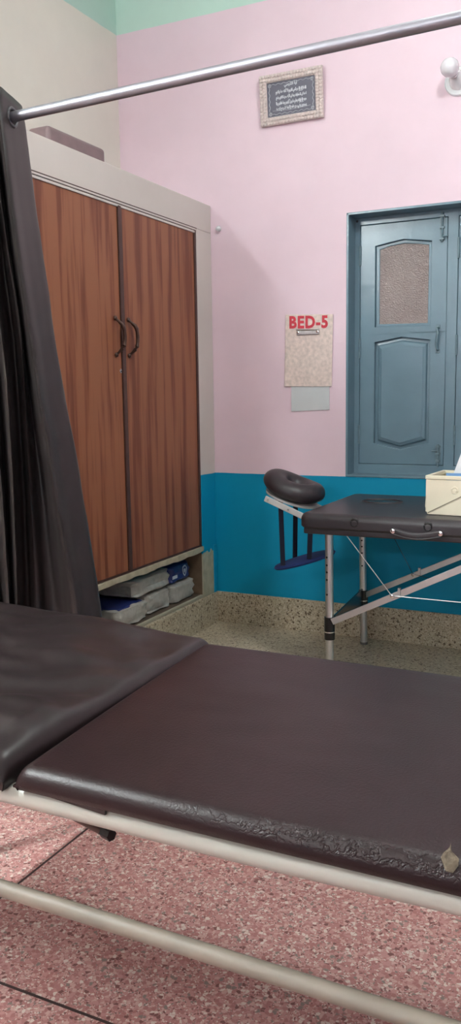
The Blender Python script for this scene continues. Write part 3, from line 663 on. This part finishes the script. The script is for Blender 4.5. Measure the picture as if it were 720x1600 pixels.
for x, z in ((-.822, .674), (-.644, .675)):
    obj('screw', LA((x, TY0-.008, z), (0, -1, 0), [(0, .0085), (.006, .0105), (.011, .009), (.013, .003)], n=20), M['chrome'], hd)
def leg(xt, yt, xb, yb, zc0, zc1, name='leg'):
    lg = obj(name, T([(xb, yb, .012), (xb+(xt-xb)*.5, yb+(yt-yb)*.5, .33), (xt, yt, TZ0)], .0165, n=20), M['alu'], mt_)
    at = lambda z: Vector((xb+(xt-xb)*z/TZ0, yb+(yt-yb)*z/TZ0, z))
    obj('rubber_foot', T([at(0), at(.012)], .0175, n=20), M['foot'], lg)
    obj('collar', T([at(zc0), at(zc1)], .0215, n=20), M['blackplastic'], lg)
    obj('collar_ring', T([at(zc0+.030), at(zc0+.034)], .0221, n=20), M['chrome'], lg)
    d = Vector((-.30, -.95, 0)) if yb < 3.5 else Vector((.1, -1, 0))
    for z in (.538, .506, .477, .446, .385): obj('adjustment_hole', LA(at(z)+d.normalized()*.0155, d, [(0, .0042), (.0016, .0042)], n=10), M['blackplastic'], lg)
    return lg
leg(-1.106, 3.17, -1.100, 3.165, .197, .290); leg(-1.152, 3.765, -1.141, 3.775, .184, .265)
leg(.52, 3.17, .515, 3.165, .197, .290); leg(.52, 3.765, .53, 3.775, .184, .265)
def brace(name, a, b):
    br = obj(name, FB(a, b, .026, .012), M['alu'], mt_, bevel=.0015)
    return br
brN = brace('brace', (-1.085, 3.150, .276), (-.30, 3.150, .676)); brF = brace('brace', (-1.140, 3.765, .240), (-.30, 3.765, .655))
brace('brace', (.50, 3.150, .276), (-.26, 3.150, .676)); brace('brace', (.51, 3.765, .240), (-.26, 3.765, .655))
for x, y, z, p in ((-.838, 3.142, .411, brN), (-.905, 3.757, .366, brF)):
    obj('bolt', LA((x, y, z-.004), (0, -1, 0), [(0, .008), (.006, .008), (.008, .004)], n=14), M['chrome'], p)
    obj('bracket', B(x+.022, x+.032, y-.004, y+.012, z-.006, z+.030), M['alu'], p, bevel=.001)
bm = bmesh.new(); vs = [bm.verts.new(p) for p in ((-1.092, 3.185, .293), (-1.150, 3.755, .274), (-1.148, 3.755, .194), (-1.088, 3.185, .259))]
bm.faces.new(vs); ex = bmesh.ops.extrude_face_region(bm, geom=bm.faces[:]); bmesh.ops.translate(bm, verts=[v for v in ex['geom'] if isinstance(v, bmesh.types.BMVert)], vec=(.008, 0, 0))
obj('cross_panel', bm, simple('dark glossy cross panel', lin(62, 70, 72), .25, .3), mt_, smooth=False)
bm = bmesh.new(); box(bm, .50, .508, 3.185, 3.755, .2, .285); obj('cross_panel', bm, M['blackplastic'], mt_, smooth=False)
obj('cable', T([(-1.040, 3.150, .650), (-.838, 3.138, .408)], .0018, n=8), M['alu'], mt_)
obj('cable', T([(-.826, 3.138, .409), (.24, 3.138, .407)], .0018, n=8), M['alu'], mt_)
obj('cable', T([(-1.06, 3.757, .640), (-.905, 3.75, .366), (-.80, 3.72, .355)], .0014, n=8), M['blackplastic'], mt_)
obj('cable', T([(.34, 3.138, .409), (.55, 3.15, .64)], .0018, n=8), M['alu'], mt_)

# ---------------- face cradle at the table's end ----------------
fc = thing('face_cradle', (-1.36, 3.45, .5), 'ring shaped black face cushion with hanging navy armrest at the table end', 'face cradle')
ctr = Vector((-1.365, 3.45, .772)); 
rot = Matrix.Rotation(math.radians(19), 3, 'Y')      # left side high
bm = bmesh.new(); n, k = 56, 18; rings = []
for i in range(n):
    t = 2*math.pi*i/n; ring = []
    open_ = .72 + .28*min(1, abs(math.atan2(math.sin(t-0), math.cos(t-0)))/1.0)      # pad narrows where the ends meet
    for j in range(k):
        a = 2*math.pi*j/k; rr = .054*open_; R = .088
        px = (R*1.0+rr*math.cos(a)*1.0)*math.cos(t)*1.05; py = (R*.95+rr*math.cos(a))*math.sin(t); pz = .047*math.sin(a)*(1 if math.sin(a) > 0 else .8)
        ring.append(bm.verts.new(ctr+rot @ Vector((px, py, pz+.012*math.cos(t)**2))))
    rings.append(ring)
for i in range(n):
    for j in range(k): bm.faces.new((rings[i][j], rings[(i+1) % n][j], rings[(i+1) % n][(j+1) % k], rings[i][(j+1) % k]))
obj('face_cushion', bm, M['leather_black'], fc, sub=1)
bm = bmesh.new(); off = rot @ Vector((0, 0, -.040))
for v_ in [0]:
    lathe(bm, ctr+off, rot @ Vector((0, 0, 1)), [(-.006, .118), (.004, .120)], n=40)
obj('cushion_base_plate', bm, M['whitebar'], fc)
for y in (3.33, 3.57):
    bm = FB((-1.455, y, .742), (-1.20, y, .640), .026, .010); br = obj('support_arm', bm, M['whitebar'], fc, bevel=.003)
    for x in (-1.440, -1.345): obj('screw', LA((x, y-.005, .742-(x+1.455)*.4), (0, -1, 0), [(0, .005), (.003, .004)], n=12), M['chrome'], br)
obj('cross_rod', T([(-1.43, 3.33, .728), (-1.43, 3.57, .728)], .007, n=12), M['alu'], fc)
# armrest sling
bm = bmesh.new(); ac = Vector((-1.318, 3.45, .458)); ar = Matrix.Rotation(math.radians(-17), 3, 'Y') @ Matrix.Rotation(math.radians(3), 3, 'X'); prof = []
lathe(bm, (0, 0, 0), (0, 0, 1), [(-.010, .10), (-.008, .118), (0, .124), (.008, .118), (.011, .10), (.012, .03)], n=44)
for v in bm.verts: v.co = ac+ar @ Vector((v.co.x*1.18, v.co.y*.92, v.co.z))
obj('armrest_shelf', bm, M['navy'], fc)
def zsh(x): return .458+(x+1.318)*.305
for x0, y0, z0, x1, y1 in ((-1.395, 3.36, .728, -1.385, 3.36), (-1.255, 3.36, .665, -1.262, 3.36), (-1.395, 3.54, .728, -1.40, 3.54), (-1.235, 3.54, .66, -1.225, 3.54)):
    bm = bmesh.new(); flatbar(bm, (x0, y0, z0), (x1, y1, zsh(x1)+.006), .022, .003, up=Vector((1, 0, 0)))
    obj('strap', bm, M['navy_strap'], fc)

# ---------------- cream box on the table ----------------
bx = thing('plastic_box', (-.60, 3.33, TZ1+.001), 'cream plastic box with a diagonal groove standing on the massage table', 'box')
a_ = math.radians(-4)
def rotb(bm):
    bmesh.ops.rotate(bm, verts=bm.verts, cent=(-.73, 3.23, 0), matrix=Matrix.Rotation(a_, 3, 'Z')); return bm
BX0, BX1, BY0, BY1, BZ0, BZ1 = -.734, -.44, 3.225, 3.46, TZ1+.001, .858
bm = bmesh.new()      # open tray body with thin walls
prism(bm, [(BX0+.008, BZ0), (BX1-.008, BZ0), (BX1, BZ0+.03), (BX1-.002, BZ1), (BX0+.004, BZ1), (BX0-.002, BZ0+.03)], 1, BY0, BY0+.004)
prism(bm, [(BX0+.008, BZ0), (BX1-.008, BZ0), (BX1, BZ0+.03), (BX1-.002, BZ1), (BX0+.004, BZ1), (BX0-.002, BZ0+.03)], 1, BY1-.004, BY1)
box(bm, BX0, BX0+.006, BY0, BY1, BZ0+.01, BZ1); box(bm, BX1-.006, BX1, BY0, BY1, BZ0+.01, BZ1); box(bm, BX0+.008, BX1-.008, BY0, BY1, BZ0, BZ0+.005)
obj('box_body', rotb(bm), M['cream_plastic'], bx, bevel=.002)
bm = bmesh.new(); polyring(bm, [(BX0-.002, BY0-.003), (BX1+.002, BY0-.003), (BX1+.002, BY1+.003), (BX0-.002, BY1+.003)], [(BX0+.012, BY0+.012), (BX1-.012, BY0+.012), (BX1-.012, BY1-.012), (BX0+.012, BY1-.012)], .859, .874)
for v in bm.verts: v.co = Vector((v.co.x, v.co.z, v.co.y))
obj('rim', rotb(bm), M['cream_plastic'], bx, bevel=.003)
bm = bmesh.new(); flatbar(bm, (BX0+.010, BY0-.0016, BZ0+.006), (BX1-.06, BY0-.0016, BZ0+.126), .0042, .003); obj('diagonal_groove', rotb(bm), simple('shaded cream seam', lin(150, 142, 122), .6), bx, smooth=False)
bm = bmesh.new(); prism(bm, [(BX0+.012, BZ0+.001), (BX1-.008, BZ0+.001), (BX1-.004, BZ0+.03), (BX1-.004, BZ0+.126), (BX1-.06, BZ0+.121)], 1, BY0-.003, BY0+.001); obj('front_flap', rotb(bm), M['cream_plastic'], bx, bevel=.001)
bm = bmesh.new(); torus(bm, (-.622, BY0-.001, .820), (0, 1, 0), .0115, .0025); lathe(bm, (-.622, BY0, .820), (0, -1, 0), [(0, .009), (.003, .008), (.004, .003)], n=24); obj('press_stud', rotb(bm), M['cream_plastic'], bx)
# papers standing in the box
pp = thing('paper_stack', (-.55, 3.33, TZ1+.005), 'white folded papers with a blue edge sticking up out of the cream box', 'papers')
bm = bmesh.new()
for i in range(4): prism(bm, [(-.655+.004*i, .735), (-.46, .735), (-.46, 1.02), (-.600+.004*i, .99-.004*i), (-.640+.004*i, .872)], 1, 3.262+.012*i, 3.2635+.012*i)
obj('paper', bm, M['paper'], pp, smooth=False)
obj('blue_sheet', B(-.663, -.455, 3.252, 3.2545, .735, .882), M['paper_blue'], pp, smooth=False)

# ---------------- examination couch ----------------
bed = thing('examination_couch', (-.6, 1.27, 0), 'foreground examination bed with dark brown padding on a cream tubular frame', 'bed')
BYN, BYF, BZ = .926, 1.618, .650
def pad_sheet(x0n, x0f, x1, y0, y1, zt, th, re, tilt=0, seed=0, wr=.0):
    """soft upholstered board; left edge may run slightly askew; rises towards -x by 'tilt' about its right end"""
    bm = bmesh.new(); NXp, NYp = 110, 60; top = []
    def shape(u, v):
        du = min(u, 1-u)*1.0; return du
    W = x1-(x0n+x0f)/2; H_ = y1-y0
    def edge(d):      # d distance to the edge -> height drop of a quarter round
        return 0 if d >= re else re-math.sqrt(max(0, re*re-(re-d)**2))
    def dist(t, L_): # spacing denser at the ends
        return t
    us = [0, .001, .003, .006, .010, .015, .020, .027]; xs_ = [q/W for q in us] + [.027/W+(1-.054/W)*i/NXp for i in range(1, NXp)] + [1-q/W for q in us[::-1]]
    ys_ = [q/H_ for q in us] + [.027/H_+(1-.054/H_)*i/NYp for i in range(1, NYp)] + [1-q/H_ for q in us[::-1]]
    def P_(u, v, low=False):
        xl = x0n+(x0f-x0n)*v; x = xl+(x1-xl)*u; y = y0+H_*v
        dx, dy = min(u, 1-u)*W, min(v, 1-v)*H_
        # round the corners a little in plan
        e = edge(dx)+edge(dy); e = min(e, re*1.25)
        z = zt-e if not low else zt-th
        if not low:
            f = min(1, min(dx, dy)/.06)
            z += f*(wr*noise.noise(Vector((x*3.2+seed, y*7, seed)))+wr*.5*noise.noise(Vector((x*9+seed, y*16, 3))) + .004*math.sin(math.pi*min(1, max(0, v))))
        z += (x1-x)*tilt
        return (x, y, z)
    G = [[bm.verts.new(P_(u, v)) for u in xs_] for v in ys_]
    for r1, r2 in zip(G, G[1:]):
        for i in range(len(r1)-1): bm.faces.new((r1[i], r1[i+1], r2[i+1], r2[i]))
    bd_ = [G[0][i] for i in range(len(xs_))]+[G[j][-1] for j in range(1, len(ys_))]+[G[-1][i] for i in range(len(xs_)-2, -1, -1)]+[G[j][0] for j in range(len(ys_)-2, 0, -1)]
    cxm = sum(v.co.x for v in bd_)/len(bd_); cym = sum(v.co.y for v in bd_)/len(bd_)
    lowr = [bm.verts.new((v.co.x, v.co.y, zt-th*.75+(x1-v.co.x)*tilt)) for v in bd_]
    lowr2 = [bm.verts.new((v.co.x+(.006 if v.co.x < cxm else -.006)*(1 if min(abs(v.co.x-x1), abs(v.co.x-x0n), abs(v.co.x-x0f)) < .02 else 0), v.co.y+(.006 if v.co.y < cym else -.006)*(1 if min(abs(v.co.y-y0), abs(v.co.y-y1)) < .001 else 0), zt-th+(x1-v.co.x)*tilt)) for v in bd_]
    nb = len(bd_)
    for A, Bq in ((bd_, lowr), (lowr, lowr2)):
        for i in range(nb): bm.faces.new((A[i], A[(i+1) % nb], Bq[(i+1) % nb], Bq[i]))
    bm.faces.new(lowr2)
    return bm
mn = obj('mattress_section', pad_sheet(-.821, -.862, .92, BYN, BYF, BZ, .037, .025, 0, 1, .0015), M['leather_worn'], bed)
mh = obj('mattress_section', pad_sheet(-1.60, -1.60, -.837, BYN-.004, BYF+.004, BZ+.010, .053, .028, .052, 5, .022), M['leather'], bed)
mh['label'] = 'raised head end padding with soft creases'
# torn patch with bare foam at the front edge
bm = bmesh.new(); random.seed(11)
out = [(-.1935, 1.000), (-.187, .982), (-.181, .968), (-.172, .958), (-.166, .949), (-.165, .938), (-.169, .930), (-.172, .9265), (-.181, .9265), (-.185, .934), (-.190, .944), (-.189, .958), (-.192, .972), (-.1945, .986)]
def surf(x, y, k=.0014):
    d = max(0, y-BYN); e = 0 if d >= .026 else .026-math.sqrt(max(0, .026**2-(.026-d)**2)); return (x, y-k*.6, BZ-e+k+.004*math.sin(math.pi*min(1, d/.69)))
cpt = [(-.181, .962), (-.178, .945), (-.177, .935)]
C0 = [bm.verts.new(surf(*p, .0004)) for p in ((-.184, .972), (-.178, .948), (-.1765, .936))]
out = [(-.179+(p[0]+.179)*(.8 if p[1] < .97 else .35)+random.uniform(-.0015, .0015), .945+(p[1]-.945)*(.62 if p[1] > .945 else 1)) for p in out]
out = [(p[0], max(p[1], .9315)) for p in out]
R0 = [bm.verts.new(surf(*p)) for p in out]
R1 = [bm.verts.new(surf(.6*p[0]+.4*-.179, .6*p[1]+.4*.948, .0022)) for p in out]
for i in range(len(out)): bm.faces.new((R0[i], R0[(i+1) % len(out)], R1[(i+1) % len(out)], R1[i]))
bm.faces.new(R1)
for v in C0: bm.verts.remove(v)
tp = obj('torn_foam', bm, M['foam'], mn, smooth=False)
# frame: upper tube rails, lower rails, legs and cross pieces
def rail(name, pts, r, mat): return obj(name, T(pts, r, n=24), mat, bed)
rz = .5935
rail('side_rail', [(-1.56, .950, rz+.004), (-.80, .950, rz+.001), (-.45, .950, rz-.001), (-.1, .950, rz+.004), (.90, .950, rz+.006)], .0167, M['tube_white'])
rail('side_rail', [(-1.56, 1.596, rz), (.90, 1.596, rz)], .0182, M['tube_white'])
rail('end_rail', [(-1.56, .950, rz), (-1.56, 1.596, rz)], .0182, M['tube_white']); rail('end_rail', [(.90, .950, rz), (.90, 1.596, rz)], .0182, M['tube_white'])
rail('lower_rail', [(-1.50, .960, .423), (-.5, .960, .417), (.84, .960, .410)], .0128, M['tube_beige']); rail('lower_rail', [(-1.50, 1.588, .414), (.84, 1.588, .414)], .0165, M['tube_beige'])
rail('lower_end_rail', [(-1.50, .960, .414), (-1.50, 1.588, .414)], .0165, M['tube_beige']); rail('lower_end_rail', [(.84, .960, .414), (.84, 1.588, .414)], .0165, M['tube_beige'])
for x in (-1.50, .84):
    for y in (.958, 1.590):
        lg = rail('leg', [(x, y, .02), (x, y, rz)], .0175, M['tube_white']); obj('rubber_foot', T([(x, y, 0), (x, y, .03)], .021, n=20), M['blackplastic'], lg)
for x in (-.853, .0, .5):
    rail('cross_bar', [(x, .950, rz), (x, 1.596, rz)], .014, M['tube_white'])
bm = bmesh.new(); box(bm, -.852, -.825, .975, 1.600, .6085, .6125); obj('hinge_plate', bm, M['tube_white'], bed, bevel=.001)
bm = bmesh.new(); box(bm, -.846, .90, .956, 1.590, .603, .609); obj('base_board', bm, M['darkbrown'], bed)
bm = bmesh.new(); flatbar(bm, (-.80, .940, .617), (-.66, .934, .611), .010, .004); obj('loose_trim', bm, M['blackplastic'], mn)
st = obj('backrest_stay', T([(-.880, 1.100, .493), (-.741, 1.058, .494)], .0075, n=12), M['darkbrown'], bed)
obj('rubber_tip', T([(-.757, 1.063, .4940), (-.737, 1.0567, .4942)], .010, n=6), M['blackplastic'], st)

bn = thing('shade_bench', (-.2, 0, 0), 'unseen padded bench added to shade the floor in front of the examination bed', 'bench')  # out of view, added to keep tube light off the near floor
obj('seat', rounded_slab(-1.05, .75, -.36, .325, .585, .645, .03, .02), M['leather'], bn)
bm = bmesh.new(); box(bm, -1.03, .73, -.34, .305, .555, .584); obj('seat_frame', bm, M['tube_beige'], bn, bevel=.004)
for x in (-.98, .68):
    for y in (-.30, .265): obj('leg', T([(x, y, 0), (x, y, .56)], .018, n=16), M['tube_beige'], bn)

# ---------------- lights the room has ----------------
def tube_light(name, c, ax, L_, power, label, wall):
    t = thing(name, c, label, 'lamp')
    c = Vector(c); ax = Vector(ax); wl = Vector(wall)      # wall: direction towards the wall
    bm = bmesh.new(); tube(bm, [c-ax*L_/2, c+ax*L_/2], .014, n=16)
    obj('tube', bm, emit_mat(name+'_glow', (.90, 1.0, 1.0) if wall[1] < 0 else (.90, .98, 1.0), power), t)
    a, b2 = c-ax*(L_/2+.02)+wl*.03, c+ax*(L_/2+.02)+wl*.068
    bm = bmesh.new(); s = ax.cross(wl); p = [c-ax*(L_/2+.02)+wl*.022-Vector((0, 0, .025)), c+ax*(L_/2+.02)+wl*.072+Vector((0, 0, .025))]
    box(bm, min(p[0].x, p[1].x), max(p[0].x, p[1].x), min(p[0].y, p[1].y), max(p[0].y, p[1].y), p[0].z, p[1].z)
    obj('batten', bm, M['porcelain'], t, bevel=.003); return t
tube_light('tube_lamp', (-1.15, YF+.075, 2.12), (1, 0, 0), .6, TUBE1, 'long white fluorescent tube lamp on the wall behind the bed', (0, -1, 0))
tube_light('tube_lamp', (XW+.075, .0, 2.62), (0, 1, 0), 1.2, TUBE2, 'fluorescent tube lamp mounted high on the cream left wall', (-1, 0, 0))
cl_ = thing('ceiling_lamp', (-.3, 2.2, ZC), 'round white opal lamp hanging from the ceiling over the bed', 'lamp')
obj('drop_rod', T([(-.3, 2.2, ZC), (-.3, 2.2, 3.08)], .008), M['porcelain'], cl_)
obj('shade', LA((-.3, 2.2, 3.10), (0, 0, -1), [(0, .03), (.02, .09), (.06, .11), (.10, .10), (.14, .06), (.155, .01)], n=32), emit_mat('opal glow', (.93, 1, .98), CEIL), cl_)
